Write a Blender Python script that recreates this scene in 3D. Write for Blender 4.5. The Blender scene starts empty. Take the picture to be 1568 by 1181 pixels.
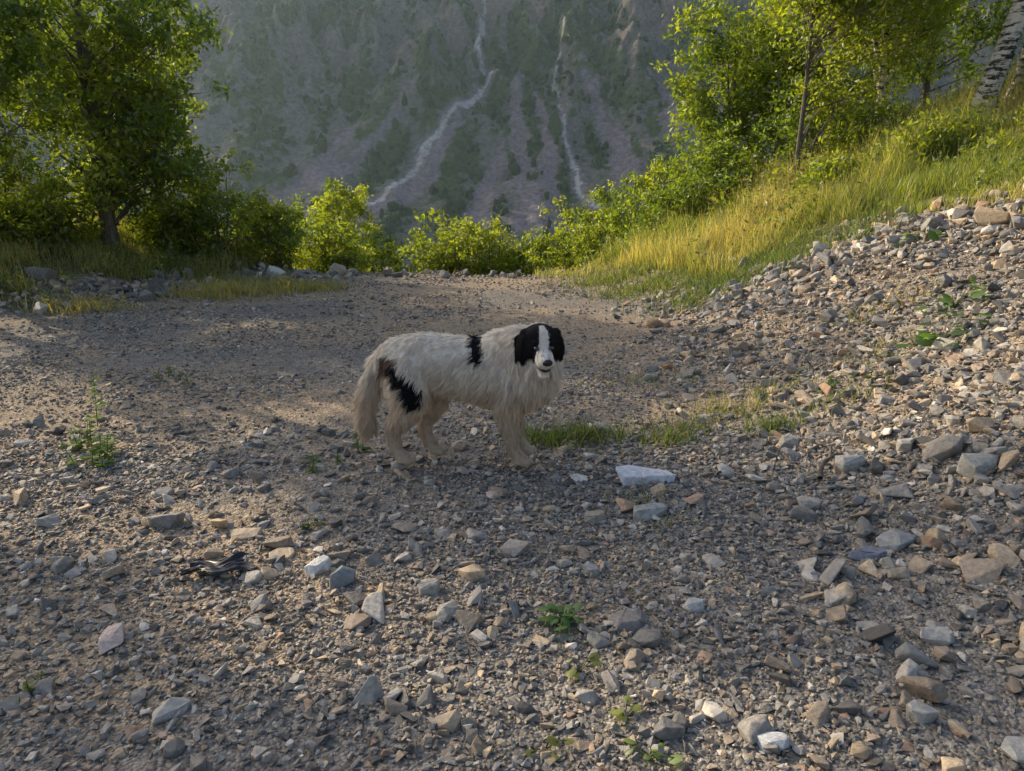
import bpy, bmesh, math, random
import numpy as np
from mathutils import Vector, kdtree
rng=np.random.default_rng(7); random.seed(7)
scene=bpy.context.scene
# ---------------------------------------------------------------- helpers
def hsh(ix,iy,seed):
    n=(ix.astype(np.int64)*374761393+iy.astype(np.int64)*668265263+seed*144269504)&0xffffffff
    n=((n^(n>>13))*1274126177)&0xffffffff
    return ((n^(n>>16))&0xffff)/65535.0
def vn(x,y,seed=0):
    x=np.asarray(x,float);y=np.asarray(y,float)
    ix=np.floor(x);iy=np.floor(y);fx=x-ix;fy=y-iy
    fx=fx*fx*(3-2*fx);fy=fy*fy*(3-2*fy)
    a=hsh(ix,iy,seed);b=hsh(ix+1,iy,seed);c=hsh(ix,iy+1,seed);d=hsh(ix+1,iy+1,seed)
    return (a*(1-fx)+b*fx)*(1-fy)+(c*(1-fx)+d*fx)*fy
def fbm(x,y,seed=0,o=4):
    s=0;a=.5;t=0
    for i in range(o):
        s=s+a*vn(x*2**i+i*17.3,y*2**i-i*9.1,seed+i);t+=a;a*=.5
    return s/t
def sstep(a,b,x):
    t=np.clip((x-a)/(b-a),0,1);return t*t*(3-2*t)
def softp(s,k=.3): return (np.sqrt(s*s+k*k)+s)/2
def H(x,y,fine=True):
    x=np.asarray(x,float);y=np.asarray(y,float)
    toe=2.0+.5*(vn(y*.5,x*0+3,5)-.5)
    b=.46*softp(x-toe,.4)
    b=14*(1-np.exp(-b/14))
    s=(-x)-(6.7-.36*np.clip(y-9.5,-1,7))
    l=.45*softp(s,.3); l=1.25*(1-np.exp(-l/1.25))+.03*softp(s-6,2)
    z=b+l+.10*(fbm(x*.35,y*.35,11,3)-.5)-.03
    z=z+sstep(2,4.5,x)*.25*(fbm(x*.9,y*.9,21,3)-.5)
    if fine: z=z+.035*(fbm(x*3.2,y*3.2,31,3)-.5)
    yc=16.2+np.clip(x-3,0,20)*.5+1.2*(vn(x*.4,x*0,9)-.5)
    d=softp(y-yc,.8)
    z=z-62*(1-np.exp(-.5*d/62))
    return z
def grassy(x,y):
    gy=np.interp(x,[0,1.4,2.2,3.0,4.7,5.2,6.5,9,14],[30,17,13.6,9.7,9.8,8.0,6.2,4,2])
    n=(fbm(x*.8,y*.8,41,3)-.5)*2.6
    r=sstep(-.2,.7,y+n-gy)*(x>1)
    s=(-x)-(6.7-.36*np.clip(y-9.5,-1,7))
    l=sstep(.15,.9,s+(fbm(x*.9,y*.9,47,3)-.5)*2.2)
    c=sstep(.1,.8,y-16.2+n*.4)
    return np.maximum(np.maximum(r,l),c)
def newmat(name):
    m=bpy.data.materials.new(name);m.use_nodes=True
    nt=m.node_tree;nt.nodes.clear()
    o=nt.nodes.new('ShaderNodeOutputMaterial')
    return m,nt,o
def N(nt,t,**k):
    n=nt.nodes.new(t)
    for a,b in k.items():
        if hasattr(n,a) and a not in('Scale','Detail','Roughness'): setattr(n,a,b)
        else: n.inputs[a].default_value=b
    return n
class MB:
    def __init__(s): s.V=[];s.F=[];s.M=[];s.C=[];s.n=0
    def add(s,v,f,col,mi=0):
        v=np.asarray(v,float).reshape(-1,3);f=np.asarray(f,int)
        s.V.append(v);s.F.append(f+s.n)
        s.M.append(np.full(len(f),mi,int))
        c=np.asarray(col,float)
        if c.ndim==1:c=np.tile(c[:3],(len(v),1))
        s.C.append(c[:,:3]);s.n+=len(v)
    def build(s,name,mats,smooth=False):
        V=np.concatenate(s.V);C=np.concatenate(s.C)
        me=bpy.data.meshes.new(name)
        me.vertices.add(len(V));me.vertices.foreach_set('co',V.astype(np.float32).ravel())
        loops=np.concatenate([f.ravel() for f in s.F])
        tot=np.concatenate([np.full(len(f),f.shape[1]) for f in s.F])
        st=np.concatenate([[0],np.cumsum(tot)[:-1]])
        me.loops.add(len(loops));me.loops.foreach_set('vertex_index',loops.astype(np.int32))
        me.polygons.add(len(tot));me.polygons.foreach_set('loop_start',st.astype(np.int32))
        try: me.polygons.foreach_set('loop_total',tot.astype(np.int32))
        except Exception: pass
        me.polygons.foreach_set('material_index',np.concatenate(s.M).astype(np.int32))
        me.polygons.foreach_set('use_smooth',np.full(len(tot),smooth))
        me.update(calc_edges=True)
        a=me.color_attributes.new('Col','FLOAT_COLOR','POINT')
        a.data.foreach_set('color',np.hstack([C,np.ones((len(C),1))]).astype(np.float32).ravel())
        for m in mats: me.materials.append(m)
        ob=bpy.data.objects.new(name,me);scene.collection.objects.link(ob)
        return ob
def rots(n,tilt):
    a=rng.uniform(0,2*math.pi,n);b=rng.normal(0,tilt,n);c=rng.normal(0,tilt,n)
    ca,sa,cb,sb,cc,sc=np.cos(a),np.sin(a),np.cos(b),np.sin(b),np.cos(c),np.sin(c)
    Z=np.zeros((n,3,3));Z[:,0,0]=ca;Z[:,0,1]=-sa;Z[:,1,0]=sa;Z[:,1,1]=ca;Z[:,2,2]=1
    X=np.zeros((n,3,3));X[:,0,0]=1;X[:,1,1]=cb;X[:,1,2]=-sb;X[:,2,1]=sb;X[:,2,2]=cb
    Y=np.zeros((n,3,3));Y[:,1,1]=1;Y[:,0,0]=cc;Y[:,0,2]=sc;Y[:,2,0]=-sc;Y[:,2,2]=cc
    return X@Y@Z
# ---------------------------------------------------------------- materials
def mat_stone():
    m,nt,o=newmat('stone')
    at=N(nt,'ShaderNodeAttribute',attribute_name='Col');tc=N(nt,'ShaderNodeTexCoord')
    n1=N(nt,'ShaderNodeTexNoise',Scale=45.,Detail=6.,Roughness=.65)
    r=N(nt,'ShaderNodeMapRange');r.inputs[1].default_value=.25;r.inputs[2].default_value=.75;r.inputs[3].default_value=.6;r.inputs[4].default_value=1.4
    mx=N(nt,'ShaderNodeMix',data_type='RGBA',blend_type='MULTIPLY');mx.inputs[0].default_value=1
    b=N(nt,'ShaderNodeBump');b.inputs['Strength'].default_value=.6;b.inputs['Distance'].default_value=.01
    p=N(nt,'ShaderNodeBsdfPrincipled');p.inputs['Roughness'].default_value=.75;p.inputs['Specular IOR Level'].default_value=.35
    L=nt.links.new
    L(tc.outputs['Object'],n1.inputs['Vector'])
    L(n1.outputs[0],r.inputs[0]);L(at.outputs['Color'],mx.inputs[6]);L(r.outputs[0],mx.inputs[7])
    L(mx.outputs[2],p.inputs['Base Color']);L(n1.outputs[0],b.inputs['Height']);L(b.outputs[0],p.inputs['Normal']);L(p.outputs[0],o.inputs[0])
    return m
def mat_ground():
    m,nt,o=newmat('gravel_ground');L=nt.links.new
    at=N(nt,'ShaderNodeAttribute',attribute_name='Col');tc=N(nt,'ShaderNodeTexCoord')
    v=N(nt,'ShaderNodeTexVoronoi',Scale=75.);v2=N(nt,'ShaderNodeTexVoronoi',Scale=28.)
    n=N(nt,'ShaderNodeTexNoise',Scale=14.,Detail=8.,Roughness=.7)
    for q in(v,v2,n):L(tc.outputs['Object'],q.inputs['Vector'])
    bw=N(nt,'ShaderNodeRGBToBW');L(v.outputs['Color'],bw.inputs[0])
    r=N(nt,'ShaderNodeMapRange');r.inputs[3].default_value=.45;r.inputs[4].default_value=1.7;L(bw.outputs[0],r.inputs[0])
    r2=N(nt,'ShaderNodeMapRange');r2.inputs[1].default_value=.3;r2.inputs[2].default_value=.7;r2.inputs[3].default_value=.65;r2.inputs[4].default_value=1.35;L(n.outputs[0],r2.inputs[0])
    m1=N(nt,'ShaderNodeMix',data_type='RGBA',blend_type='MULTIPLY');m1.inputs[0].default_value=1
    m2=N(nt,'ShaderNodeMix',data_type='RGBA',blend_type='MULTIPLY');m2.inputs[0].default_value=1
    L(at.outputs['Color'],m1.inputs[6]);L(r.outputs[0],m1.inputs[7]);L(m1.outputs[2],m2.inputs[6]);L(r2.outputs[0],m2.inputs[7])
    ad=N(nt,'ShaderNodeMath',operation='ADD');L(v.outputs['Distance'],ad.inputs[0]);L(v2.outputs['Distance'],ad.inputs[1])
    b=N(nt,'ShaderNodeBump');b.inputs['Strength'].default_value=.8;b.inputs['Distance'].default_value=.012;b.invert=True
    L(ad.outputs[0],b.inputs['Height'])
    p=N(nt,'ShaderNodeBsdfPrincipled');p.inputs['Roughness'].default_value=.95;p.inputs['Specular IOR Level'].default_value=.15
    L(m2.outputs[2],p.inputs['Base Color']);L(b.outputs[0],p.inputs['Normal']);L(p.outputs[0],o.inputs[0])
    return m
def mat_leaf(name='leaf',tr=.55,tint=(2.7,2.7,.9)):
    m,nt,o=newmat(name);L=nt.links.new
    at=N(nt,'ShaderNodeAttribute',attribute_name='Col')
    d=N(nt,'ShaderNodeBsdfDiffuse');t=N(nt,'ShaderNodeBsdfTranslucent');g=N(nt,'ShaderNodeBsdfGlossy');g.inputs['Roughness'].default_value=.45
    mu=N(nt,'ShaderNodeMix',data_type='RGBA',blend_type='MULTIPLY');mu.inputs[0].default_value=1;mu.inputs[7].default_value=(*tint,1)
    L(at.outputs['Color'],mu.inputs[6]);L(at.outputs['Color'],d.inputs[0]);L(mu.outputs[2],t.inputs[0])
    x=N(nt,'ShaderNodeMixShader');x.inputs[0].default_value=tr;L(d.outputs[0],x.inputs[1]);L(t.outputs[0],x.inputs[2])
    y=N(nt,'ShaderNodeMixShader');y.inputs[0].default_value=.04;L(x.outputs[0],y.inputs[1]);L(g.outputs[0],y.inputs[2])
    L(y.outputs[0],o.inputs[0]);return m
def mat_bark(birch=False):
    m,nt,o=newmat('birch_bark' if birch else 'bark');L=nt.links.new
    tc=N(nt,'ShaderNodeTexCoord');mp=N(nt,'ShaderNodeMapping');mp.inputs['Scale'].default_value=(4,4,13) if birch else (14,14,3)
    n=N(nt,'ShaderNodeTexNoise',Scale=1.2 if birch else 1.5,Detail=6.,Roughness=.65);L(tc.outputs['Object'],mp.inputs[0]);L(mp.outputs[0],n.inputs['Vector'])
    c=N(nt,'ShaderNodeValToRGB');L(n.outputs[0],c.inputs[0]);e=c.color_ramp.elements
    if birch:
        e[0].position=.43;e[0].color=(.035,.028,.02,1);e[1].position=.52;e[1].color=(.58,.51,.42,1)
    else:
        e[0].position=.3;e[0].color=(.045,.036,.026,1);e[1].position=.7;e[1].color=(.19,.155,.12,1)
    p=N(nt,'ShaderNodeBsdfPrincipled');p.inputs['Roughness'].default_value=.9
    b=N(nt,'ShaderNodeBump');b.inputs['Strength'].default_value=.6;b.inputs['Distance'].default_value=.03;L(n.outputs[0],b.inputs['Height']);L(b.outputs[0],p.inputs['Normal'])
    L(c.outputs[0],p.inputs['Base Color']);L(p.outputs[0],o.inputs[0]);return m
def mat_simple(name,col,rough=.5,spec=.5,noise=0):
    m,nt,o=newmat(name);p=N(nt,'ShaderNodeBsdfPrincipled');p.inputs['Base Color'].default_value=(*col,1)
    p.inputs['Roughness'].default_value=rough;p.inputs['Specular IOR Level'].default_value=spec
    nt.links.new(p.outputs[0],o.inputs[0]);return m
def mat_attr(name,rough=.9,spec=.1,nscale=.15,namp=.35,bump=0,bd=1):
    m,nt,o=newmat(name);L=nt.links.new
    at=N(nt,'ShaderNodeAttribute',attribute_name='Col');tc=N(nt,'ShaderNodeTexCoord')
    n=N(nt,'ShaderNodeTexNoise',Scale=nscale,Detail=8.,Roughness=.7);L(tc.outputs['Object'],n.inputs['Vector'])
    r=N(nt,'ShaderNodeMapRange');r.inputs[1].default_value=.3;r.inputs[2].default_value=.7;r.inputs[3].default_value=1-namp;r.inputs[4].default_value=1+namp;L(n.outputs[0],r.inputs[0])
    m1=N(nt,'ShaderNodeMix',data_type='RGBA',blend_type='MULTIPLY');m1.inputs[0].default_value=1;L(at.outputs['Color'],m1.inputs[6]);L(r.outputs[0],m1.inputs[7])
    p=N(nt,'ShaderNodeBsdfPrincipled');p.inputs['Roughness'].default_value=rough;p.inputs['Specular IOR Level'].default_value=spec
    L(m1.outputs[2],p.inputs['Base Color'])
    if bump:
        b=N(nt,'ShaderNodeBump');b.inputs['Strength'].default_value=bump;b.inputs['Distance'].default_value=bd;L(n.outputs[0],b.inputs['Height']);L(b.outputs[0],p.inputs['Normal'])
    L(p.outputs[0],o.inputs[0]);return m
M_stone=mat_stone();M_ground=mat_ground();M_leaf=mat_leaf();M_grass=mat_leaf('grass',.5,(2.0,1.9,.9))
M_bark=mat_bark();M_birch=mat_bark(True)
# ---------------------------------------------------------------- ground
def axis(lo,hi,step,outlo,outhi,g=1.12):
    c=list(np.arange(lo,hi,step));s=step
    a=[c[0]]
    while a[-1]>outlo: s*=g;a.append(a[-1]-s)
    s=step;b=[c[-1]]
    while b[-1]<outhi: s*=g;b.append(b[-1]+s)
    return np.array(a[1:][::-1]+c+b[1:])
xs=axis(-8,8,.045,-700,700);ys=axis(1.2,17.5,.045,-80,330)
X,Y=np.meshgrid(xs,ys);Zg=H(X,Y)
nx,ny=len(xs),len(ys)
idx=np.arange(nx*ny).reshape(ny,nx)
F=np.stack([idx[:-1,:-1],idx[:-1,1:],idx[1:,1:],idx[1:,:-1]],-1).reshape(-1,4)
g=grassy(X,Y)[...,None]
dirt=sstep(.36,.60,fbm(X*.7,Y*.7,61,4))[...,None]
base=np.array([.20,.18,.152])*(1-dirt)+np.array([.29,.228,.16])*dirt
gc=np.array([.13,.125,.05])
col=base*(1-g)+gc*g
mb=MB();mb.add(np.stack([X,Y,Zg],-1),F,col.reshape(-1,3));mb.build('ground',[M_ground],True)
# ---------------------------------------------------------------- mountain
mx_=np.linspace(-620,620,960);my_=np.linspace(230,900,720)
X,Y=np.meshgrid(mx_,my_)
rough=sstep(440,530,Y)
rid=np.abs(fbm(X/55,Y/120,71,4)-.5)*2
Zm=-60+.75*(Y-300)
crag=np.abs(fbm(X/24+Y/60,Y/30,78,4)-.5)*2
Zm=Zm+(rid-.3)*(14+50*rough)+ (fbm(X/160,Y/200,75,3)-.5)*60*sstep(300,460,Y)+(fbm(X/9,Y/9,77,3)-.5)*(4+20*rough)+(crag-.3)*26*rough
Zm=np.where(Zm<-62,-62,Zm)
streak=fbm(X/13+Y/60,Y/85,81,4)
fine=fbm(X/4,Y/4,83,4)
green=np.array([.062,.092,.036]);rock=np.array([.20,.165,.15]);scree=np.array([.205,.178,.192]);gul=np.array([.50,.48,.46])
k=sstep(.47,.54,streak*.55+fine*.45)[...,None]
col=green*(1-k)+(scree*.6+green*.4)*k
kr=(rough*sstep(.38,.50,fbm(X/18,Y/20,85,5)*.7+crag*.2))[...,None]
col=col*(1-kr)+rock*kr
def seg(P,w0,w1,amp=6,sharp=.8):
    wx=X+(fbm(X/14,Y/14,91,3)-.5)*amp*2+(fbm(X/4,Y/4,95,3)-.5)*3
    best=np.full(X.shape,1e9)
    n=len(P)-1
    for i in range(n):
        a=np.array(P[i],float);b=np.array(P[i+1],float);d=b-a
        t=np.clip(((wx-a[0])*d[0]+(Y-a[1])*d[1])/(d@d),0,1)
        ds=np.hypot(wx-a[0]-t*d[0],Y-a[1]-t*d[1]);w=w0+(w1-w0)*(i+t)/n
        best=np.minimum(best,ds/w)
    return 1-sstep(.75,1.05,best+(fine-.5)*sharp*2.2)
for P,w0,w1 in [([(-5,440),(-12,405),(-21,370),(-28,330)],2,12),([(2,500),(4,450),(6,410),(8,360),(4,320)],3,9),([(18,470),(20,430),(19,390),(22,350)],2,9),
    ([(45,480),(58,430),(62,390),(70,350)],3,12),([(84,470),(92,438),(98,415)],2,8),([(-30,455),(-48,415),(-68,385),(-90,345)],3,10),([(-90,450),(-110,400),(-130,370),(-150,330)],3,14),([(-60,470),(-80,430),(-105,395)],2,7),([(120,480),(135,420),(140,370)],3,12)]:
    s=seg(P,w0,w1)[...,None]*.95;col=col*(1-s)+scree*s
for P,w0,w1 in [([(-30,640),(-19,548),(-22,515),(-13,491),(-22,472),(-36,455),(-52,425),(-63,404),(-76,384)],.9,2.4),([(33,525),(26,479),(29,450),(33,428),(36,395),(42,380)],.35,1.6)]:
    s=seg(P,w0*2.2,w1*3,3,.8)[...,None]*.6;col=col*(1-s)+scree*1.25*s
    s=seg(P,w0,w1,3,.9)[...,None]*.8;col=col*(1-s)+gul*s
nx,ny=len(mx_),len(my_);idx=np.arange(nx*ny).reshape(ny,nx)
F=np.stack([idx[:-1,:-1],idx[:-1,1:],idx[1:,1:],idx[1:,:-1]],-1).reshape(-1,4)
mb=MB();mb.add(np.stack([X,Y,Zm],-1),F,col.reshape(-1,3))
mb.build('mountain',[mat_attr('mountain_rock',nscale=.35,namp=.55,bump=1.,bd=2.5)],True)
def ico(sub=1):
    bm=bmesh.new();bmesh.ops.create_icosphere(bm,subdivisions=sub,radius=1)
    v=np.array([p.co[:] for p in bm.verts]);f=np.array([[q.index for q in p.verts] for p in bm.faces]);bm.free();return v,f
iv,ifc=ico(1)
n=52000
px=rng.uniform(-330,330,n);py=310+rng.uniform(0,1,n)**1.2*330
keep=(rng.uniform(0,1,n)<np.where(py<370,1,.6))
ci=np.round((px+620)/1240*959).astype(int);ri=np.round((py-230)/670*719).astype(int)
cc=col[ri,ci];keep&=(cc[:,0]<.13)&(rng.uniform(0,1,n)<.2+1.3*sstep(.4,.6,fbm(px/14,py/14,87,3)))
px,py,ci,ri=px[keep],py[keep],ci[keep],ri[keep];n=len(px)
s=rng.gamma(3,.28,n)*(1+sstep(380,320,py)*.8)+.4;hh=s*rng.uniform(.8,2.0,n)
P=np.stack([px,py,Zm[ri,ci]+hh*.3],-1)
V=iv[None]*rng.uniform(.6,1.35,(n,len(iv),1))*np.stack([s,s,hh],-1)[:,None]+P[:,None]
Fi=(ifc[None]+(np.arange(n)*len(iv))[:,None,None]).reshape(-1,3)
C=np.repeat(np.array([.040,.062,.024])*rng.uniform(.6,1.5,(n,1)),len(iv),0)
mb=MB();mb.add(V,Fi,C);mb.build('distant_forest',[mat_attr('distant_foliage',nscale=1.5,namp=.5)])
# valley haze: a thin air volume lying against the mountain side
yy0,yy1=90,760
hv=[(-560,yy0,-62),(560,yy0,-62),(560,yy1,-62),(-560,yy1,-62),(-560,yy0,yy0*.31+4),(560,yy0,yy0*.31+4),(560,yy1,yy1*.31+4),(-560,yy1,yy1*.31+4)]
mb=MB();mb.add(hv,[[0,3,2,1],[4,5,6,7],[0,1,5,4],[1,2,6,5],[2,3,7,6],[3,0,4,7]],(1,1,1))
m,nt,o=newmat('haze');vs=N(nt,'ShaderNodeVolumeScatter');vs.inputs['Color'].default_value=(.66,.88,1,1);vs.inputs['Density'].default_value=.00021;vs.inputs['Anisotropy'].default_value=.45
nt.links.new(vs.outputs[0],o.inputs['Volume']);mb.build('valley_haze',[m])
# ---------------------------------------------------------------- stones
def hull(npts,flat=1.,bev=0):
    bm=bmesh.new()
    for i in range(npts):
        d=Vector((random.gauss(0,1),random.gauss(0,1),random.gauss(0,1))).normalized()
        d=Vector([math.copysign(abs(c)**.6,c) for c in d])*random.uniform(.8,1.1)
        bm.verts.new((d.x,d.y*random.uniform(.8,1),d.z*flat))
    r=bmesh.ops.convex_hull(bm,input=bm.verts[:])
    bad=[v for v in bm.verts if not v.link_faces]
    bmesh.ops.delete(bm,geom=bad,context='VERTS')
    if bev:
        bmesh.ops.bevel(bm,geom=bm.edges[:],offset=bev,segments=1,affect='EDGES')
        bmesh.ops.triangulate(bm,faces=bm.faces[:])
    bmesh.ops.recalc_face_normals(bm,faces=bm.faces[:])
    bm.verts.index_update()
    v=np.array([p.co[:] for p in bm.verts]);f=np.array([[q.index for q in p.verts] for p in bm.faces]);bm.free();return v,f
small=[hull(random.choice([8,9,10,11])) for i in range(24)]
big=[hull(random.choice([10,12,14,16,18]),1,.05) for i in range(24)]
PAL=np.array([[.235,.225,.212],[.165,.162,.158],[.31,.292,.265],[.37,.295,.21],[.10,.098,.096],[.27,.225,.18],[.46,.43,.39],[.32,.22,.155]])*np.array([1.12,1.08,1.0])
PW=np.array([.25,.2,.13,.12,.1,.17,.035,.03])
def scatter(mb,tmpl,x,y,size,flat=(.3,.75),tilt=.3,sink=.25,mul=1.):
    n=len(x);k=rng.integers(0,len(tmpl),n)
    asp=rng.uniform(.5,1,n);fl=rng.uniform(*flat,n)
    S=np.stack([size*.5,size*.5*asp,size*.5*fl],-1)
    R=rots(n,tilt);z=H(x,y)+S[:,2]*(1-2*sink)
    P=np.stack([x,y,z],-1)
    c=PAL[rng.choice(len(PAL),n,p=PW/PW.sum())]*rng.uniform(.72,1.3,(n,1))*mul
    for i,(v,f) in enumerate(tmpl):
        q=np.where(k==i)[0]
        if not len(q):continue
        V=(v[None]*S[q][:,None])@R[q]+P[q][:,None]
        Fi=(f[None]+(np.arange(len(q))*len(v))[:,None,None]).reshape(-1,f.shape[1])
        mb.add(V,Fi,np.repeat(c[q],len(v),0))
def region(n,y0,y1,xl,xr,p=1.):
    y=rng.uniform(y0**p,y1**p,n)**(1/p);x=rng.uniform(0,1,n)
    lo=np.maximum(-.95*y-.6,xl);hi=np.minimum(.95*y+.6,xr)
    x=lo+(hi-lo)*x
    k=rng.uniform(0,1,n)>grassy(x,y)*1.1
    return x[k],y[k]
mb=MB()
def thin(x,y,th=.0):
    nn=fbm(x*1.3,y*1.3,101,3);track=np.exp(-((x+1.4-(y-6)*.05)/2.6)**2)*sstep(5,8,y)
    k=rng.uniform(0,1,len(x))<np.clip(.25+1.9*(nn-.33)-.35*track+th+.3*sstep(1.5,2.5,x),0.06,1)
    return x[k],y[k]
x,y=thin(*region(60000,1.2,4.2,-9,9,2));scatter(mb,small,x,y,rng.uniform(.008,.028,len(x)))
x,y=thin(*region(60000,4.0,8.2,-8,7,2));scatter(mb,small,x,y,rng.uniform(.014,.036,len(x)))
x,y=thin(*region(42000,8,17.,-7.5,5.5,1.5));scatter(mb,small,x,y,rng.uniform(.02,.055,len(x)))
x,y=thin(*region(13000,1.2,4.4,-9,9,2),.1);scatter(mb,small,x,y,rng.uniform(.026,.06,len(x)),(.2,.65))
x,y=thin(*region(9000,4.,9,-9,9,2));scatter(mb,small,x,y,rng.uniform(.035,.075,len(x)),(.2,.65))
x,y=thin(*region(3500,9,17,-7.5,6,1.5));scatter(mb,small,x,y,rng.uniform(.05,.11,len(x)),(.25,.7))
mb.build('gravel',[M_stone])
mb=MB()
x,y=region(1200,1.3,5,-5,5,2);scatter(mb,big,x,y,rng.gamma(3,.014,len(x))+.035,(.22,.65))
n=19000;y=rng.uniform(1.4,10.8,n);x=rng.uniform(1.1,7,n);k=(rng.uniform(0,1,n)<sstep(1.1,2.9,x)*(.25+1.0*fbm(x*1.1,y*1.1,111,2)))&(grassy(x,y)<.6)&(x<.95*y+.6)
x,y=x[k],y[k];scatter(mb,big,x,y,rng.gamma(1.8,.021,len(x))+.032,(.22,.65),.4,.2)
n=240;y=rng.uniform(1.9,7,n);x=rng.uniform(1.2,5,n);k=(x<.9*y+.3);scatter(mb,big,x[k],y[k],rng.uniform(.09,.18,k.sum()),(.25,.6),.3,.25)
n=900;a=rng.uniform(0,1,n);x=2.6+a*3.0+rng.normal(0,.35,n);y=9.4-a*1.2+rng.normal(0,.6,n);scatter(mb,big,x,y,rng.gamma(2.0,.033,n)+.05,(.35,.75),.5,.1,1.15)
n=520;a=rng.uniform(0,1,n);x=-7.0+a*2.6+rng.normal(0,.4,n);y=9.6+a*5+rng.normal(0,.45,n);scatter(mb,big,x,y,rng.gamma(1.8,.034,n)+.05,(.4,.8),.5,.15,1.)
n=110;x=rng.uniform(-5.5,-3.2,n);y=14.6+rng.normal(0,.5,n);scatter(mb,big,x,y,rng.gamma(2.2,.045,n)+.06,(.4,.8),.5,.15,1.15)
n=250;x=rng.uniform(-3.5,3,n);y=15.6+rng.normal(0,.5,n);scatter(mb,big,x,y,rng.gamma(2.,.035,n)+.04,(.4,.8),.5,.1)
mb.build('rubble_stones',[M_stone])
def rock(name,x,y,sx,sy,sz,col,rot=0,tilt=0,np_=18):
    v,f=hull(np_,1,.05)
    v=v*np.array([sx,sy,sz])*.5
    v=v+ (np.stack([vn(v[:,0]*40,v[:,1]*40,i+3) for i in range(3)],-1)-.5)*.012
    c,s=math.cos(rot),math.sin(rot);ct,st=math.cos(tilt),math.sin(tilt)
    v=v@np.array([[ct,0,-st],[0,1,0],[st,0,ct]])@np.array([[c,s,0],[-s,c,0],[0,0,1]])
    v=v+np.array([x,y,float(H(x,y))+sz*.22])
    mb=MB();mb.add(v,f,np.array(col)*1.1);return mb.build(name,[M_stone])
g1=(.24,.24,.235);g2=(.33,.315,.28);tn=(.38,.30,.21)
rock('white_rock',.76,3.95,.38,.22,.10,(.55,.55,.56),.15,.08,30)
for a in [('rock',.45,2.53,.2,.13,.06,(.20,.18,.16),.2),('rock',-.73,2.82,.15,.12,.1,(.19,.2,.2),.5),('rock',-.86,2.93,.13,.1,.08,(.5,.49,.45),1),
 ('rock',-1.32,3.28,.19,.12,.04,tn,.1),('rock',-1.06,3.05,.12,.12,.04,tn,.4),('rock',.78,1.87,.12,.11,.06,(.42,.43,.43),2.),('rock',.73,2.62,.10,.08,.06,(.38,.37,.34),.3),
 ('rock',1.9,3.85,.17,.14,.12,g2,.3),('rock',2.2,3.85,.15,.12,.1,g2,.9),('rock',1.75,3.05,.20,.15,.09,g1,.4),('rock',2.35,3.45,.22,.16,.13,(.30,.29,.25),.2),('rock',2.45,3.05,.20,.16,.10,g1,.8),
 ('rock',1.62,3.0,.24,.12,.05,(.16,.17,.2),.3),('rock',1.55,2.35,.13,.1,.07,g2,.1),('rock',1.35,2.65,.13,.1,.09,tn,.9),('rock',1.82,2.2,.14,.12,.10,(.25,.23,.2),.3),('rock',.97,3.62,.14,.08,.06,(.42,.27,.18),.6),
 ('rock',.72,3.5,.2,.13,.09,g2,.2),('rock',.42,3.42,.15,.1,.07,(.3,.26,.2),.6),('rock',1.5,1.78,.17,.12,.06,g2,.1),('rock',.62,1.68,.12,.1,.06,g1,.2),('rock',-1.5,2.4,.17,.1,.07,(.40,.33,.29),1.8),
 ('rock',-.35,2.75,.11,.09,.07,(.27,.25,.22),.3),('rock',-.6,2.5,.12,.09,.05,(.22,.17,.13),.3),('rock',.35,2.9,.11,.07,.07,g1,1.9),('rock',-7.0,10.9,.42,.35,.32,(.17,.15,.13),.2),('rock',-.1,3.72,.1,.08,.05,(.42,.33,.27),.2),
 ('rock',1.18,4.9,.13,.1,.09,(.33,.22,.16),.2),('rock',1.75,4.35,.15,.1,.1,g2,.2),('rock',2.9,3.7,.26,.16,.11,g1,.5),('rock',1.28,1.95,.1,.08,.08,g2,.2),('rock',-1.1,2.0,.13,.1,.06,g2,.7),('rock',-.2,1.95,.1,.08,.05,tn,.7)]:
    rock(*a)
# ---------------------------------------------------------------- vegetation
def frames(n,up=.0):
    a=rng.normal(0,1,(n,3));a/=np.linalg.norm(a,axis=1)[:,None]
    b=rng.normal(0,1,(n,3));b[:,2]*=(1-up);b-=a*(a*b).sum(1)[:,None];b/=np.linalg.norm(b,axis=1)[:,None]
    return a,b
def leaves(mb,c,size,col,mi=0):
    n=len(c);a,b=frames(n);s=(size*rng.uniform(.6,1.3,n))[:,None]
    V=np.stack([c-a*s,c+b*s*.42-a*s*.1,c+a*s,c-b*s*.42-a*s*.1],1)
    mb.add(V,np.arange(n*4).reshape(n,4),np.repeat(col,4,0),mi)
def tube(mb,P,R,sides,col,mi):
    P=np.asarray(P,float);n=len(P);T=np.gradient(P,axis=0);T/=np.linalg.norm(T,axis=1)[:,None]+1e-9
    u=np.cross(T,[.13,.97,.2]);u/=np.linalg.norm(u,axis=1)[:,None]+1e-9;w=np.cross(T,u)
    a=np.linspace(0,2*math.pi,sides,endpoint=False)
    V=P[:,None]+np.asarray(R)[:,None,None]*(np.cos(a)[None,:,None]*u[:,None]+np.sin(a)[None,:,None]*w[:,None])
    i=np.arange(n-1)[:,None]*sides;j=np.arange(sides)[None];j2=(j+1)%sides
    F=np.stack([i+j,i+j2,i+sides+j2,i+sides+j],-1).reshape(-1,4)
    mb.add(V,F,col,mi)
G_DARK=np.array([.045,.075,.018]);G_MID=np.array([.085,.125,.022]);G_YEL=np.array([.16,.185,.028])
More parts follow.
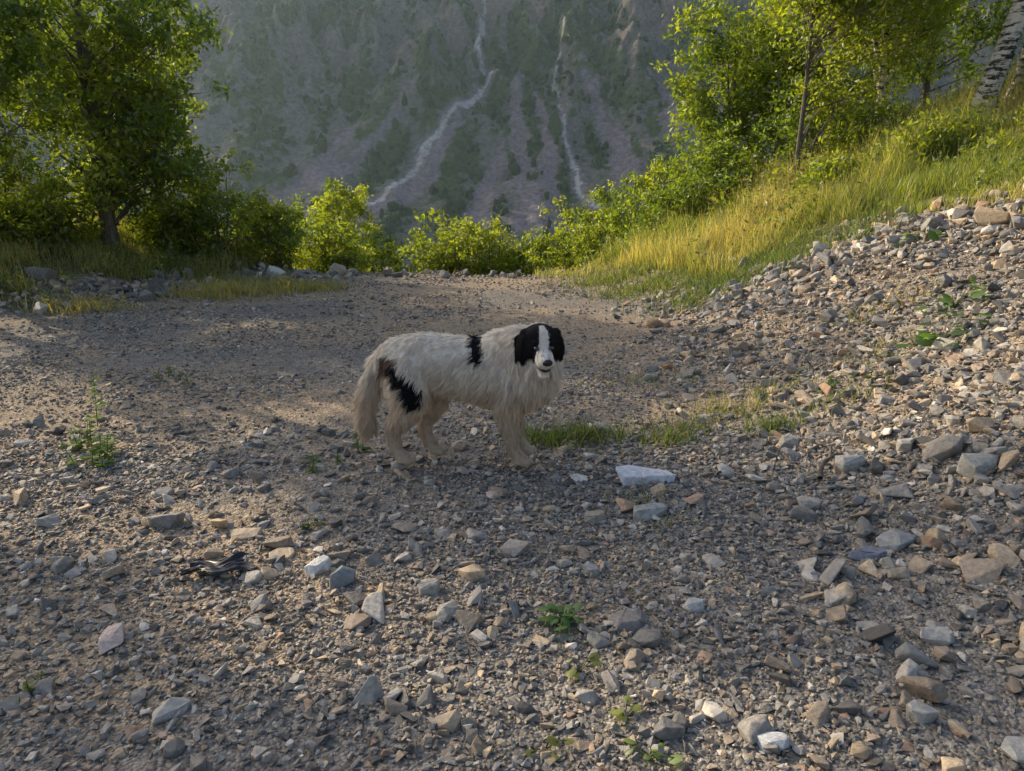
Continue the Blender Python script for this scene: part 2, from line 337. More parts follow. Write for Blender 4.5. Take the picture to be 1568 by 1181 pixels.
def tree(name,x,y,h,crowns,nclump=45,nleaf=260,ls=.06,rt=.09,lean=(0,0),mix=.5,bark=None,rc=.42,stems=1,trunk_top=.9):
    z0=float(H(x,y))-.1;mb=MB();barkc=(.1,.09,.07)
    trunks=[]
    for s in range(stems):
        lx=lean[0]+(random.uniform(-.35,.35) if s else 0);ly=lean[1]+(random.uniform(-.3,.3) if s else 0)
        t=np.linspace(0,1,12);wob=.06*h/6
        P=np.stack([x+(random.uniform(-.25,.25) if s else 0)+lx*t*h*.3+wob*np.sin(t*7+x+s*2)*t,y+ly*t*h*.3+wob*np.cos(t*6+y+s)*t,z0+t*h*trunk_top],-1)
        R=rt*(1-.85*t)*(1+.6*np.exp(-t*25));R=R*(1 if s==0 else .65)
        tube(mb,P,R,9,barkc,1);trunks.append((P,R))
    tot=sum(c[3]*c[4]*c[5] for c in crowns)
    for c in crowns:
        nc=max(4,int(nclump*(c[3]*c[4]*c[5]/tot)))
        for i in range(nc):
            d=rng.normal(0,1,3);d/=np.linalg.norm(d);r=rng.uniform(.25,1)**.5*random.uniform(.8,1.08)
            C=np.array([x+c[0],y+c[1],z0+c[2]])+d*np.array(c[3:6])*r
            if C[2]<float(H(C[0],C[1]))+.15: C[2]=float(H(C[0],C[1]))+.2
            P,R=random.choice(trunks);f=(C[2]-z0-random.uniform(.3,1.2))/(h*trunk_top);f=min(max(f,.08),.93)
            k=f*11;k0=int(k);S=P[k0]*(1-k+k0)+P[min(k0+1,11)]*(k-k0)
            t=np.linspace(0,1,6)[:,None]
            B=S*(1-t)+C*t+np.array([0,0,1])*np.sin(t*math.pi)*.12*np.linalg.norm(C-S)*random.uniform(-.3,1)+rng.normal(0,.025,(6,3))*t
            r0=max(.008,min(R[k0]*.38,.04));tube(mb,B,r0*(1-t[:,0]*.85),5,barkc,1)
            rcc=rc*random.uniform(.6,1.3)
            nl=int(nleaf*random.uniform(.55,1.3)*(rcc/rc)**1.5)
            nt_=7;tw=C+rng.normal(0,1,(nt_,3))*rcc*np.array([.8,.8,.55])
            for q in tw:
                tube(mb,np.stack([C*(1-s_)+q*s_ for s_ in(0,.5,1)]),[r0*.25+.002,.004,.002],3,barkc,1)
            w=rng.integers(0,nt_,nl);Lc=tw[w]+rng.normal(0,1,(nl,3))*rcc*np.array([.30,.30,.24])
            m=np.clip(mix+random.gauss(0,.18)+rng.normal(0,.12,nl),0,1)[:,None]
            col=np.where(m<.5,G_DARK+(G_MID-G_DARK)*m*2,G_MID+(G_YEL-G_MID)*(m-.5)*2)*rng.uniform(.75,1.3,(nl,1))
            leaves(mb,Lc,ls,col,0)
    return mb.build(name,[M_leaf,bark or M_bark])
# left side
tree('ash_tree',-7.1,13.2,6.3,[(.1,0,1.9,1.6,1.2,1.2),(.3,0,4.0,1.9,1.4,1.9)],76,330,.062,.11,mix=.62,rc=.38,stems=2)
tree('ash_tree',-8.2,10.9,5.4,[(0.1,0,3.1,1.4,1.1,2.0)],48,320,.062,.12,mix=.45,rc=.38)
tree('ash_tree',-10.8,15.5,6.6,[(0,0,3.9,2.2,1.8,2.6)],38,300,.075,.13,mix=.75,rc=.5)
tree('ash_tree',-8.9,16.8,5.2,[(0,0,2.4,1.8,1.4,2.1)],36,300,.075,.1,mix=.85,rc=.46)
tree('ash_tree',-13.4,10.3,9.6,[(0,0,6.4,1.7,1.8,2.6)],26,330,.085,.15,mix=.45,rc=.42)  # outside the frame, added so its crown throws shade across the foreground
tree('ash_tree',-11.6,12.6,11.2,[(0,0,7.9,1.6,1.6,2.6)],26,330,.085,.15,mix=.45,rc=.42)  # unseen tall tree, put in to dapple the near right with shade
tree('ash_tree',-9.9,6.2,5.0,[(0,0,3.2,1.0,1.0,1.3)],11,300,.075,.10,mix=.45,rc=.4)  # unseen tree, added to shade the near left ground
for (x,y,h,r,mi) in [(-5.8,14.7,1.9,.9,.75),(-4.9,15.6,1.5,.7,.8),(-6.4,14.0,1.2,.6,.7),(-4.0,16.2,1.2,.6,.8),(-9.2,13.5,1.5,.9,.9),(-7.9,12.6,.8,.6,.8),(-8.6,11.9,.7,.5,.9)]:
    tree('shrub',x,y,h,[(0,0,h*.55,r,r*.8,h*.5)],24,260,.05,.04,mix=mi,rc=.28,stems=3)
for (x,y,top,r,mi) in [(-5.1,22,1.75,1.15,.9),(-6.6,20.5,1.2,.9,.7),(-3.7,21,.3,.8,.8),(-1.7,20,1.05,1.1,.95),(-.6,20.5,.7,.8,.95),(.9,20,.6,.9,.85),(2.0,20.5,1.3,1.0,.85),(3.0,20.5,2.1,1.2,.8),(4.1,20,2.7,1.3,.65),(2.2,18.6,.8,.8,.75),(3.2,18.2,1.3,.9,.6)]:
    z=float(H(x,y));h=top-z
    tree('small_tree',x,y,h+.1,[(0,0,h-r*.85,r,r,r*.95),(0,0,h*.4,r*.8,r*.8,h*.35)],36,240,.06,.06,mix=mi,rc=.28,stems=2)
# right side
tree('aspen_tree',5.3,14.2,6.4,[(.9,0,2.9,1.5,1.0,1.5),(.8,0,4.5,1.9,1.3,1.4),(-.9,.2,4.4,.6,.6,1.2)],84,330,.052,.055,mix=.95,rc=.38)
tree('birch_tree',7.85,13.2,9,[(-1.3,.4,3.6,1.2,1.0,.8),(.6,0,6.2,2.2,2,2.4),(1.5,-.2,3.0,.6,.6,.8)],54,270,.052,.19,(.72,0),.9,M_birch,.40)
tree('birch_tree',8.7,13.6,9,[(.3,0,6.2,2.0,2,2.4),(.9,.3,3.6,.9,1,.8)],32,270,.052,.13,(.45,0),.8,M_birch,.40)
tree('birch_tree',7.3,15.4,7.5,[(-.3,0,3.6,1.4,1.2,2.2)],46,270,.055,.1,(-.1,0),.8,M_birch,.42)
tree('small_tree',5.1,18.0,5.2,[(0,0,3.2,1.5,1.2,1.6),(0,0,1.5,1.4,1,1.2)],50,280,.065,.07,mix=.6,rc=.4,stems=2)
tree('small_tree',6.8,18.5,6.2,[(0,0,3.4,1.8,1.4,2.4)],50,280,.07,.09,mix=.6,rc=.45,stems=2)
tree('small_tree',9.8,18.5,7.2,[(0,0,3.6,2.2,1.4,3)],50,280,.075,.09,mix=.6,rc=.5,stems=2)
for (x,y,h,r,mi) in [(4.3,15.2,1.7,.9,.55),(5.9,15.4,1.7,.9,.45),(6.7,14.4,1.2,.7,.8),(9.6,12.4,1.2,.8,.9),(3.3,16.0,1.2,.8,.6),(7.6,10.4,.5,.4,.95),(5.4,12.8,.6,.5,.85),(6.6,12.0,.5,.4,.95)]:
    tree('shrub',x,y,h,[(0,0,h*.5,r,r*.8,h*.5)],22,250,.05,.04,mix=mi,rc=.28,stems=3)
# grass
def blades(mb,x,y,h,w,c0,c1,lean=.35,z=None):
    n=len(x);z=H(x,y) if z is None else z
    a=rng.uniform(0,2*math.pi,n);d=np.stack([np.cos(a),np.sin(a),a*0],-1)
    b=rng.uniform(0,2*math.pi,n);s=np.stack([np.cos(b),np.sin(b),b*0],-1)*(w*.5)[:,None]
    P=np.stack([x,y,z-.02],-1);up=np.array([0,0,1.])*h[:,None];ln=(h*rng.uniform(.1,1,n)*lean)[:,None]*d
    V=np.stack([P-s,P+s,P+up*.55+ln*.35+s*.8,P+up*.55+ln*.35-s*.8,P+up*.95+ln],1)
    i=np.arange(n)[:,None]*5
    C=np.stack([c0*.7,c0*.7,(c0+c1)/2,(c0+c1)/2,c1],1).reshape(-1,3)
    nb=mb.n
    mb.add(V,i+np.array([[0,1,2,3]]),C)
    mb.F.append(nb+i+np.array([[3,2,4]]));mb.M.append(np.zeros(n,int))
def grass_field(name,n,xr,yr,hm,gold):
    mb=MB();x=rng.uniform(*xr,n);y=rng.uniform(*yr,n)
    cl=fbm(x*2.2,y*2.2,133,3)
    k=rng.uniform(0,1,n)<grassy(x,y)**1.5*sstep(.28,.6,cl)*1.2
    x,y,cl=x[k],y[k],cl[k];n=len(x)
    gf=np.clip(gold(x,y)+rng.normal(0,.22,n),0,1)[:,None]
    gr=np.array([.09,.13,.03]);go=np.array([.43,.37,.16]);gl=np.array([.20,.25,.045])
    mix=rng.uniform(0,1,(n,1))
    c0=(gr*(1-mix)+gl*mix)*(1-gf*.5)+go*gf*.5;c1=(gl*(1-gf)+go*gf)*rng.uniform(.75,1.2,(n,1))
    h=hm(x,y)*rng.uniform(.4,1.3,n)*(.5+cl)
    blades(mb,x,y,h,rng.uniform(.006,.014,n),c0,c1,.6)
    q=rng.uniform(0,1,n)<.16*gf[:,0]
    blades(mb,x[q],y[q],h[q]*1.5,np.full(q.sum(),.007),np.tile(go,(q.sum(),1)),np.tile(go*1.2,(q.sum(),1)),.5)
    w=rng.uniform(0,1,n)<.34*sstep(.44,.58,fbm(x*1.4,y*1.4,151,3))
    xx,yy,hh=x[w],y[w],h[w];Lc=np.stack([xx,yy,H(xx,yy)+hh*rng.uniform(.3,1.25,w.sum())],-1)
    leaves(mb,Lc,.045,np.array([.11,.15,.03])*rng.uniform(.7,1.4,(w.sum(),1)))
    return mb.build(name,[M_grass])
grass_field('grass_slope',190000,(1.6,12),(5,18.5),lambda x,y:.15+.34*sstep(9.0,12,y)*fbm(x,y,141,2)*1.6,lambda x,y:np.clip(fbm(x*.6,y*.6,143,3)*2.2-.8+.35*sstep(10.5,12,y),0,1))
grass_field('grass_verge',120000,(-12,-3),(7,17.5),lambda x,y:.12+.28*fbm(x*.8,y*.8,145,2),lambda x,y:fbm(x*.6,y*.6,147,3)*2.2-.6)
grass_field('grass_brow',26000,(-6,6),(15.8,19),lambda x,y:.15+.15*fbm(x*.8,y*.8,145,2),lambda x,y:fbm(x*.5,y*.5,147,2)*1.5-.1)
def tuft(name,pts):
    mb=MB()
    for (x,y,r,n,h,g) in pts:
        n=int(n*.7);xx=x+rng.normal(0,r*1.25,n);yy=y+rng.normal(0,r*.9,n)
        gr=np.tile(np.array([.065,.11,.03]),(n,1))*rng.uniform(.6,1.4,(n,1));go=np.tile(np.array([.34,.29,.13]),(n,1))
        g_=np.clip(g+.08+rng.normal(0,.15,(n,1)),0,1);c=gr*(1-g_)+go*g_
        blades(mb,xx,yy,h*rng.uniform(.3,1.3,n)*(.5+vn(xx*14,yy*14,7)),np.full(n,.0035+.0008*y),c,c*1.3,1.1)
    return mb.build(name,[M_grass])
tuft('grass_tuft',[(.2,4.68,.10,520,.11,.0),(.46,4.68,.12,600,.12,.0),(.62,4.75,.08,300,.09,.05)])
tuft('grass_tuft',[(1.03,4.62,.09,450,.13,.05),(1.15,4.9,.12,220,.1,.1)])
tuft('grass_tuft',[(1.75,4.7,.09,400,.12,.0),(1.6,5.15,.13,300,.14,.4),(2.3,4.9,.12,200,.1,.2),(2.05,5.5,.1,150,.12,.2)])
tuft('grass_tuft',[(.68,3.6,.05,90,.10,.3),(.75,3.4,.04,70,.08,.3),(2.9,5.6,.2,260,.1,.2),(3.4,6.6,.25,300,.12,.3),(1.1,6.2,.2,160,.1,.2),(-.4,8.2,.3,140,.1,.2)])
tuft('grass_tuft',[(-6.0,10.1,.25,900,.2,.7),(-4.7,11.7,.35,1900,.2,.8),(-4.2,12.4,.4,2000,.2,.5),(-3.6,12.6,.3,1200,.16,.4),(-5.3,13.2,.4,1600,.2,.4)])
tuft('grass_tuft',[(2.9,9.6,.35,3600,.18,.0),(2.2,11.4,.35,2000,.16,.05),(2.0,13.0,.4,2200,.2,.1),(3.3,10.4,.4,3600,.2,.0),(4.0,9.7,.4,2600,.2,.05),(1.5,14.8,.4,1400,.18,.4)])
def weed(name,x,y,h,n,ls,col,stalks=1,spread=.05):
    mb=MB();z=float(H(x,y))
    for s in range(stalks):
        bx,by=x+random.gauss(0,spread),y+random.gauss(0,spread);hs=h*random.uniform(.5,1) if s else h
        lx,ly=random.gauss(0,.12),random.gauss(0,.12);t=np.linspace(0,1,6)
        P=np.stack([bx+lx*t*hs,by+ly*t*hs,z+t*hs],-1);tube(mb,P,.004*(1-.6*t),4,(.06,.09,.02),0)
        m=max(4,int(n*hs/h))
        for i in range(m):
            f=random.uniform(.08,1);a=random.uniform(0,6.28);q=np.array([bx+lx*f*hs,by+ly*f*hs,z+f*hs])
            d=np.array([math.cos(a),math.sin(a),random.uniform(-.1,.5)]);L=ls*random.uniform(.6,1.2)*(1.1-.5*f);sd=np.array([-math.sin(a),math.cos(a),0])*L*.35
            V=[q,q+d*L*.5+sd,q+d*L,q+d*L*.5-sd];mb.add(V,[[0,1,2,3]],np.array(col)*random.uniform(.8,1.5))
    return mb.build(name,[M_leaf])
weed('tall_weed',-2.95,4.9,.42,30,.08,(.11,.17,.03))
weed('weed_plant',-2.5,4.15,.18,26,.07,(.08,.13,.03),6,.09)
weed('weed_plant',-2.8,4.5,.20,20,.07,(.08,.13,.03),4,.08)
weed('weed_plant',-3.0,6.3,.12,16,.06,(.08,.12,.03),4,.08)
weed('weed_plant',-.98,4.5,.14,12,.06,(.06,.12,.02),2,.03)
weed('weed_plant',-1.15,4.2,.07,12,.05,(.06,.12,.02),3,.05)
weed('weed_plant',-1.0,3.35,.05,12,.04,(.05,.09,.02),3,.03)
weed('weed_plant',2.6,4.9,.12,16,.05,(.07,.11,.03),5,.12)
weed('weed_plant',-1.6,2.1,.05,10,.03,(.09,.13,.03),3,.05)
def broadleaf(name,x,y,n,ls,col,spread=.07,h=.05):
    mb=MB()
    for i in range(n):
        a=random.uniform(0,6.28);r=spread*random.uniform(.3,1.2);cx,cy=x+math.cos(a)*r,y+math.sin(a)*r*.8
        z=float(H(cx,cy))+h*random.uniform(.5,1.4);L=ls*random.uniform(.6,1.15)
        t=np.linspace(0,2*math.pi,9)[:-1];u=np.cos(t)*L*.5;v=np.sin(t)*L*.42
        ti,tj=random.gauss(0,.3),random.gauss(0,.3)
        zz=z+u*ti+v*tj-.25*np.abs(v)
        c,s=math.cos(a),math.sin(a)
        V=np.vstack([np.stack([cx+u*c-v*s,cy+u*s+v*c,zz],-1),[[cx,cy,z+.003]]])
        F=[[k,(k+1)%8,8] for k in range(8)];mb.add(V,F,np.array(col)*random.uniform(.9,1.5))
        tube(mb,np.array([[x,y,float(H(x,y))],[(x+cx)/2,(y+cy)/2,z+.0],[cx,cy,z]]),[.0025]*3,4,(.09,.11,.04),0)
    return mb.build(name,[M_leaf],True)
broadleaf('broadleaf_plant',.2,2.50,17,.064,(.07,.14,.04),.085)
broadleaf('broadleaf_plant',.24,2.22,5,.04,(.16,.19,.06),.06,.03)
broadleaf('broadleaf_plant',.36,1.98,5,.04,(.19,.21,.07),.06,.03)
broadleaf('broadleaf_plant',.4,1.8,7,.04,(.13,.19,.05),.07,.03)
broadleaf('broadleaf_plant',.1,1.85,5,.04,(.17,.19,.06),.06,.03)
broadleaf('burdock_plant',3.15,5.3,16,.12,(.06,.11,.04),.25,.10)
broadleaf('burdock_plant',3.6,5.9,14,.11,(.07,.13,.04),.25,.10)
broadleaf('burdock_plant',4.4,8.0,12,.11,(.07,.13,.04),.25,.10)
broadleaf('broadleaf_plant',2.35,5.2,12,.07,(.06,.11,.04),.15,.05)
# black plastic scrap
t=np.linspace(0,1,26);U,W=np.meshgrid(t,t);ang=.25
px_=(U-.5)*.28*(1-.3*W+.25*vn(W*5,U*0,9));py_=(W-.5)*.13+.02*np.sin(U*9)+.03*(vn(U*4,W*3,5)-.5)
zz=.022+.030*fbm(U*4+W*2,W*9,3,3)+.012*vn(U*6,W*14,3)
Xp=-1.29+px_*math.cos(ang)-py_*math.sin(ang);Yp=2.9+px_*math.sin(ang)+py_*math.cos(ang)
i=np.arange(26*26).reshape(26,26);F=np.stack([i[:-1,:-1],i[:-1,1:],i[1:,1:],i[1:,:-1]],-1).reshape(-1,4)
mb=MB();mb.add(np.stack([Xp,Yp,H(Xp,Yp)+zz],-1),F,(.01,.01,.01));mb.build('black_plastic_scrap',[mat_simple('black_plastic',(.012,.012,.014),.35)],True)
mb=MB();t=np.linspace(0,1,9);P=np.stack([1.68+.22*t,3.72+.38*t+.02*np.sin(t*7),H(1.68+.22*t,3.72+.38*t)+.05+.02*np.sin(t*5)],-1)
tube(mb,P,.016*(1-.5*t),6,(.1,.08,.06),0);tube(mb,np.array([P[4],P[4]+[.07,.03,.04]]),[.008,.004],5,(.1,.08,.06),0);mb.build('fallen_stick',[M_bark],True)
# ---------------------------------------------------------------- dog
def cat(P,m):
    P=np.asarray(P,float);Q=np.vstack([2*P[0]-P[1],P,2*P[-1]-P[-2]]);out=[]
    for i in range(1,len(Q)-2):
        for s in np.linspace(0,1,m,endpoint=False):
            a,b,c,d=Q[i-1],Q[i],Q[i+1],Q[i+2]
            out.append(.5*((2*b)+(-a+c)*s+(2*a-5*b+4*c-d)*s*s+(-a+3*b-3*c+d)*s**3))
    out.append(P[-1]);return np.array(out)
iv2,if2=ico(3)
dm=MB()
def blob(c,r): dm.add(iv2*np.asarray(r)+np.asarray(c),if2,(1,1,1))
def chain(P,m=8):
    for q in cat(P,m):
        x,y,z,ry,rz=q;blob((x,y,z),((ry+rz)*.5,ry,rz))
chain([(-.68,4.27,.61,.12,.14),(-.60,4.27,.605,.145,.165),(-.5,4.27,.60,.155,.178),(-.35,4.26,.585,.16,.178),(-.2,4.25,.57,.17,.195),(-.06,4.24,.555,.18,.22),(.04,4.22,.55,.175,.22),(.11,4.20,.55,.15,.18)],9)
chain([(-.06,4.22,.66,.15,.15),(.04,4.18,.69,.15,.15),(.11,4.12,.70,.14,.14),(.15,4.08,.73,.12,.12)],8)
chain([(.06,4.17,.50,.14,.15),(.13,4.12,.57,.12,.13),(.155,4.07,.64,.105,.105)],8)
chain([(.0,4.14,.52,.10,.12),(-.02,4.13,.39,.078,.09),(-.02,4.13,.27,.058,.060),(-.005,4.13,.17,.047,.047),(.015,4.12,.09,.041,.041),(.05,4.11,.047,.045,.036)],8)
chain([(.04,4.33,.50,.10,.12),(.02,4.34,.38,.07,.085),(.02,4.34,.26,.053,.055),(.03,4.34,.17,.046,.046),(.04,4.33,.09,.041,.041),(.075,4.31,.047,.045,.036)],8)
chain([(-.62,4.19,.55,.115,.15),(-.61,4.16,.43,.10,.13),(-.635,4.15,.33,.072,.092),(-.69,4.16,.25,.052,.060),(-.71,4.16,.18,.043,.046),(-.70,4.16,.12,.039,.039),(-.69,4.155,.075,.039,.039),(-.655,4.14,.044,.045,.036)],8)
chain([(-.56,4.35,.54,.11,.14),(-.50,4.36,.42,.095,.12),(-.48,4.35,.34,.071,.088),(-.52,4.35,.25,.051,.056),(-.545,4.34,.18,.043,.046),(-.535,4.33,.12,.039,.039),(-.515,4.32,.075,.039,.039),(-.48,4.305,.044,.045,.036)],8)
for (x,y) in [(.05,4.11),(.075,4.31),(-.655,4.14),(-.48,4.305)]:
    for k,(dx,dy) in enumerate([(.030,-.038),(.050,-.013),(.050,.013),(.030,.038)]): blob((x+dx,y+dy,.028),(.028,.0155,.024))
    blob((x,y,.026),(.047,.047,.022))
chain([(-.72,4.28,.67,.04,.05),(-.785,4.28,.61,.045,.05),(-.84,4.27,.49,.045,.05),(-.88,4.26,.37,.052,.05),(-.89,4.25,.27,.048,.05),(-.875,4.25,.20,.03,.04)],8)
Hc=np.array([.158,4.04,.775]);fw=np.array([.035,-.225,-.06]);fw/=np.linalg.norm(fw)
la=np.cross(fw,[0,0,1.]);la/=np.linalg.norm(la)
if la[0]<0: la=-la
up=np.cross(fw,la);up=up if up[2]>0 else -up
def hp(a,b,c): return Hc+fw*a+la*b+up*c
Rm=np.stack([fw,la,up])
def hblob(a,b,c,ra,rb,rc): dm.add((iv2*np.array([ra,rb,rc]))@Rm+hp(a,b,c),if2,(1,1,1))
hblob(0,0,.0,.115,.112,.100);hblob(.02,0,.035,.080,.100,.068);hblob(.0,.055,-.035,.09,.068,.072);hblob(.0,-.055,-.035,.09,.068,.072)
for t in np.linspace(0,1,11): hblob(.065+.13*t,0,-.020-.014*t,.04,.056-.010*t,.046-.009*t)
for sgn in(-1,1):
    for t in np.linspace(0,1,7): hblob(.10+.085*t,sgn*(.028-.002*t),-.046,.028,.026,.026)
for t in np.linspace(0,1,11): hblob(.04+.120*t,0,-.092-.040*t,.03,.046-.013*t,.022-.005*t)
hblob(.086,.042,.040,.020,.024,.012);hblob(.086,-.042,.040,.020,.024,.012)
for sgn in(-1,1):
    for t in np.linspace(0,1,13): hblob(-.005+.03*t,sgn*(.088+.030*math.sin(t*2.1)),.050-.118*t,.044-.020*abs(t-.35),.014,.028)
tmp=dm.build('dog_tmp',[])
md=tmp.modifiers.new('r','REMESH');md.mode='VOXEL';md.voxel_size=.006;md.use_smooth_shade=True
sm=tmp.modifiers.new('s','SMOOTH');sm.factor=.5;sm.iterations=4
dg=bpy.context.evaluated_depsgraph_get();me=bpy.data.meshes.new_from_object(tmp.evaluated_get(dg))
bpy.data.objects.remove(tmp)
nv=len(me.vertices);DV=np.zeros(nv*3,np.float32);me.vertices.foreach_get('co',DV);DV=DV.reshape(-1,3).astype(float)
def dogcol(p,jit=None):
    x,y,z=p[:,0],p[:,1],p[:,2];n=len(x)
    q=p-Hc;a=q@fw;b=q@la;c=q@up
    nz=(fbm(x*28,z*28,201,3)-.5)*.05
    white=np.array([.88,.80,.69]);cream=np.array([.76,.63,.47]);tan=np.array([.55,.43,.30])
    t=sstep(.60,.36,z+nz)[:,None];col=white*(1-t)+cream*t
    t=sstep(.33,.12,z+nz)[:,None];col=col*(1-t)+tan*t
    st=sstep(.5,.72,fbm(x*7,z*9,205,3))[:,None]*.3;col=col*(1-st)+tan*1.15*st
    blk=np.zeros(n)
    nearside=y<4.30
    e=((x+.205+.05*(z-.7)+nz)/.034)**2+((z-.71)/.080)**2;blk=np.maximum(blk,(e<1)&nearside)
    cx=-.69+.12*np.clip((.64-z)/.24,0,1)+.02*np.sin(z*17)
    wd=.034+.022*np.sin((z-.36)*11)
    blk=np.maximum(blk,(np.abs(x-cx+nz*1.3)<wd)&(z>.37+nz)&(z<.62+nz)&(y<4.22))
    brn=((np.abs(x+.71+nz)<.06)&(z>.57)&(z<.66)&(y<4.24)&(blk<.5))
    col=np.where(brn[:,None],np.array([.20,.14,.10]),col)
    head=(((np.linalg.norm(q,axis=1)<.140)&(a>-.05))|((a>.1)&(c>-.18)))&(y<4.13)
    wid=.015+.010*sstep(.02,.07,a)+.45*np.clip(a-.095,0,1)
    side=(np.abs(b)+nz*.3>wid)&(a<.135)&(c>-.062-.15*np.clip(a,0,.1)+nz*.4)
    nape=(c>.075)&(a<.01)
    hb=head&(side|nape)&~((np.abs(b)<.015)&(a>.02))
    ear=(np.abs(b)>.088)&(np.abs(b)<.142)&(a>-.055)&(a<.08)&(c>-.10)&(c<.11)&(y<4.10)
    blk=np.maximum(blk,hb|ear)
    lips=head&(a>.08)&(c<-.066)&(c>-.084)
    blk=np.maximum(blk,lips)
    tic=head&(a>.12)&(fbm(b*90,c*90+a*50,209,3)>.62)
    col=np.where(tic[:,None],col*.55,col)
    blk=blk.astype(float)[:,None]
    return col*(1-blk)+np.array([.016,.015,.016])*blk, blk[:,0], head, ear, a
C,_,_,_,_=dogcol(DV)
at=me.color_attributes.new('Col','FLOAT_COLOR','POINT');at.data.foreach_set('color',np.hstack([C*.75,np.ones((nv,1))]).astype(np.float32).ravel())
M_skin=mat_attr('dog_coat',.9,.1,60,.2)
me.materials.clear();me.materials.append(M_skin)
dog=bpy.data.objects.new('dog',None);scene.collection.objects.link(dog);dog.location=(0,0,0)
body=bpy.data.objects.new('body',me);scene.collection.objects.link(body);body.parent=dog
me.calc_loop_triangles();nt_=len(me.loop_triangles);T=np.zeros(nt_*3,np.int32);me.loop_triangles.foreach_get('vertices',T);T=T.reshape(-1,3)
A,B,Cc=DV[T[:,0]],DV[T[:,1]],DV[T[:,2]];cr=np.cross(B-A,Cc-A);ar=np.linalg.norm(cr,axis=1);nrm=cr/(ar[:,None]+1e-12)
cen=(A+B+Cc)/3;wt=ar*np.where((cen[:,1]<4.13)&(cen[:,2]>.62)&(cen[:,0]>.02),2.2,1.)
def sample(NF,wt):
    ti=rng.choice(nt_,NF,p=wt/wt.sum());r1=np.sqrt(rng.uniform(0,1,NF));r2=rng.uniform(0,1,NF)
    return A[ti]*(1-r1)[:,None]+B[ti]*(r1*(1-r2))[:,None]+Cc[ti]*(r1*r2)[:,None],nrm[ti]
def furdir(P,Nn,jit):
    col,blk,head,ear,a=dogcol(P+rng.normal(0,.003,P.shape));n=len(P)
    x,y,z=P[:,0],P[:,1],P[:,2]
    D=np.tile(np.array([-.75,0,-.75]),(n,1))
    leg=z<.36;D[leg]=[-.25,0,-1]
    tail=(x<-.77)|((x<-.74)&(z<.6)&(z>.4));D[tail]=[-.30,0,-1]
    ruff=(x>-.04)&(z<.70)&(z>.36);D[ruff]=[-.12,-.1,-1]
    D[head]=-fw*1.+np.array([0,0,-.35]);D[ear]=[0,0,-1]
    D=D/np.linalg.norm(D,axis=1)[:,None]
    cl=np.stack([fbm(x*16,z*16,301,2)-.5,fbm(x*16,y*16+z*9,302,2)-.5,fbm(x*16+5,z*16,303,2)-.5],-1)
    D=D+cl*np.where(head,.6,1.4)[:,None]
    D=D-Nn*(D*Nn).sum(1)[:,None];D/=np.linalg.norm(D,axis=1)[:,None]+1e-9
    Ln=np.full(n,.048);Ln[z>.68]=.038;Ln[leg]=.020;Ln[leg&(z>.22)]=.036;Ln[z<.08]=.010;Ln[tail]=.080;Ln[ruff]=.066;Ln[head]=.017;Ln[head&(a>.09)]=.009;Ln[ear]=.028
    bel=(z<.48)&(z>.33)&(x>-.5)&(x<.1);Ln[bel]=.056
    thigh=(x<-.62)&(z>.22)&(z<.5)&~tail;Ln[thigh]=.052
    lift=np.where(head,.22,.36)+rng.uniform(-.12,.15,n)
    D=D+Nn*lift[:,None]+rng.normal(0,jit,(n,3));D/=np.linalg.norm(D,axis=1)[:,None]
    return D,Ln,col,head
NG=4600;Pg,Ng=sample(NG,wt);Dg,Lg,_,hg=furdir(Pg,Ng,.26);Lg=Lg*rng.uniform(.75,1.35,NG);bg_=rng.uniform(.80,1.10,NG)
tipg=Pg+Dg*Lg[:,None]+np.array([0,0,-.25])*Lg[:,None]
kd=kdtree.KDTree(NG)
for i in range(NG): kd.insert(Pg[i],i)
kd.balance()
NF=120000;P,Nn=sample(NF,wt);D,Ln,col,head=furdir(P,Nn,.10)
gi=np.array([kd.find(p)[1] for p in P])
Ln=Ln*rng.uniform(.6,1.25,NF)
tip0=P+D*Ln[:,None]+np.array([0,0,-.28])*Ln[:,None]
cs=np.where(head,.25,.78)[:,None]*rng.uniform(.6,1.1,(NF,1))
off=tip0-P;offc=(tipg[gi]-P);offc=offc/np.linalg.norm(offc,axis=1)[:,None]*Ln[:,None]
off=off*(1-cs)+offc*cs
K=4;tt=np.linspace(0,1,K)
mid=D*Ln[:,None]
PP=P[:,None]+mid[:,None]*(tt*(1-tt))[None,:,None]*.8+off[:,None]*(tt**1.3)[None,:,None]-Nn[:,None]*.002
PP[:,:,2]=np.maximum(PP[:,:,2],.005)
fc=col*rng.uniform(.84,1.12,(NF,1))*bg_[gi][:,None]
hc=bpy.data.hair_curves.new('fur');hc.add_curves([K]*NF)
hc.attributes['position'].data.foreach_set('vector',PP.astype(np.float32).ravel())
ra=hc.attributes.get('radius') or hc.attributes.new('radius','FLOAT','POINT')
ra.data.foreach_set('value',np.tile(.0009*(1-.8*tt),NF).astype(np.float32))
ca=hc.attributes.new('Col','FLOAT_COLOR','CURVE');ca.data.foreach_set('color',np.hstack([np.clip(fc,0,.92),np.ones((NF,1))]).astype(np.float32).ravel())
m,nt,o=newmat('fur');at=N(nt,'ShaderNodeAttribute',attribute_name='Col');pb=N(nt,'ShaderNodeBsdfPrincipled');pb.inputs['Roughness'].default_value=.6;pb.inputs['Specular IOR Level'].default_value=.2
nt.links.new(at.outputs['Color'],pb.inputs['Base Color'])
trn=N(nt,'ShaderNodeBsdfTranslucent');nt.links.new(at.outputs['Color'],trn.inputs[0]);mxs=N(nt,'ShaderNodeMixShader');mxs.inputs[0].default_value=.25
nt.links.new(pb.outputs[0],mxs.inputs[1]);nt.links.new(trn.outputs[0],mxs.inputs[2]);nt.links.new(mxs.outputs[0],o.inputs[0])
hc.materials.append(m)
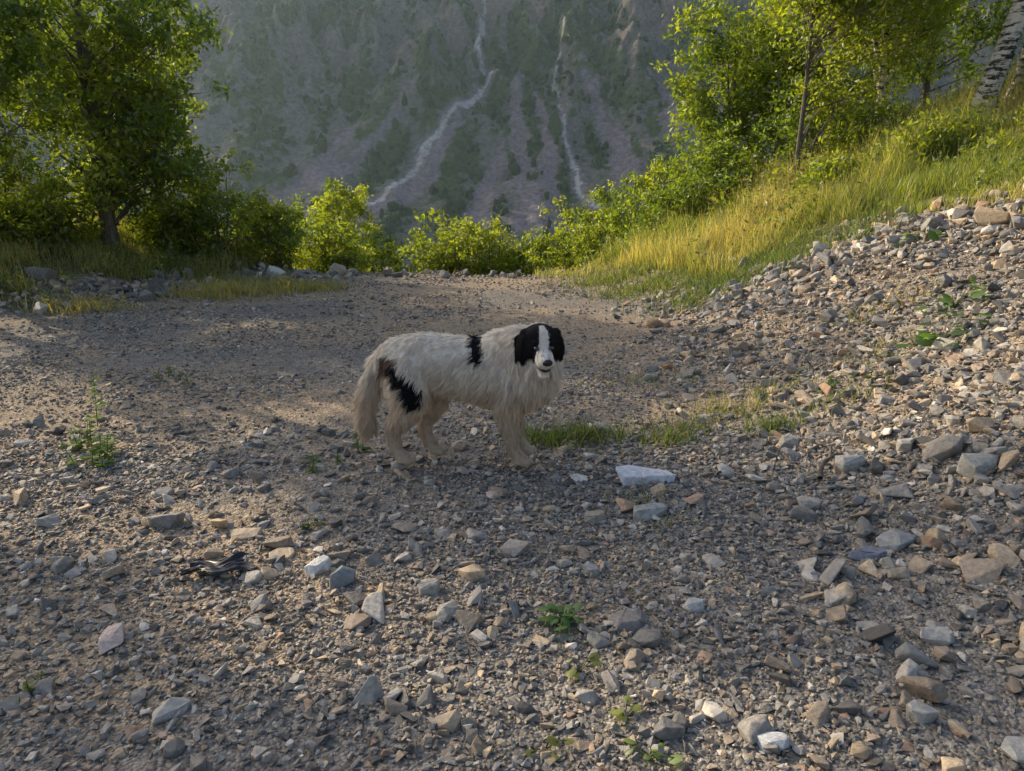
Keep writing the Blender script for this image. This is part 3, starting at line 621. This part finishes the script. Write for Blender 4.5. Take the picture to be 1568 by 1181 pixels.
fo=bpy.data.objects.new('fur',hc);scene.collection.objects.link(fo);fo.parent=dog
def part(name,items,mat):
    mb=MB()
    for (a,b,c,ra,rb,rc) in items: mb.add((iv2*np.array([ra,rb,rc]))@Rm+hp(a,b,c),if2,(1,1,1))
    ob=mb.build(name,[mat],True);ob.parent=dog;return ob
part('eyes',[(.112,.041,.012,.014,.015,.013),(.112,-.041,.012,.014,.015,.013)],mat_simple('dog_eye',(.02,.010,.006),.06,.9))
part('nose',[(.236,0,-.014,.016,.027,.020),(.228,.012,-.020,.014,.016,.015),(.228,-.012,-.020,.014,.016,.015)],mat_simple('dog_nose',(.012,.011,.012),.4,.5))
part('mouth',[(.140,0,-.082,.066,.042,.020)],mat_simple('dog_mouth',(.02,.012,.012),.5))
part('tongue',[(.140,0,-.098,.048,.022,.009)],mat_simple('dog_tongue',(.35,.14,.13),.4))
# ---------------------------------------------------------------- light, sky, camera
el=math.radians(28);hx,hy=-.80,.60
sd=Vector((hx*math.cos(el),hy*math.cos(el),math.sin(el)))
sun=bpy.data.lights.new('sun','SUN');sun.energy=5;sun.angle=math.radians(.5);sun.color=(1,.84,.62)
so=bpy.data.objects.new('sun',sun);scene.collection.objects.link(so);so.rotation_euler=sd.to_track_quat('Z','Y').to_euler()
w=bpy.data.worlds.new('World');scene.world=w;w.use_nodes=True;nt=w.node_tree;nt.nodes.clear()
sk=nt.nodes.new('ShaderNodeTexSky');sk.sky_type='NISHITA';sk.sun_disc=False;sk.sun_elevation=el;sk.sun_rotation=math.atan2(hx,hy)
sk.dust_density=3.5;sk.air_density=1.0
bg=nt.nodes.new('ShaderNodeBackground');bg.inputs[1].default_value=.22;ow=nt.nodes.new('ShaderNodeOutputWorld')
nt.links.new(sk.outputs[0],bg.inputs[0]);nt.links.new(bg.outputs[0],ow.inputs[0])
cam=bpy.data.cameras.new('camera');cam.lens=25.7;cam.sensor_width=36;cam.clip_end=3000;cam.clip_start=.05
co=bpy.data.objects.new('camera',cam);scene.collection.objects.link(co);co.location=(0,0,1.6);co.rotation_euler=(math.radians(75),0,0);scene.camera=co
scene.view_settings.view_transform='Standard';scene.view_settings.look='None';scene.view_settings.exposure=0
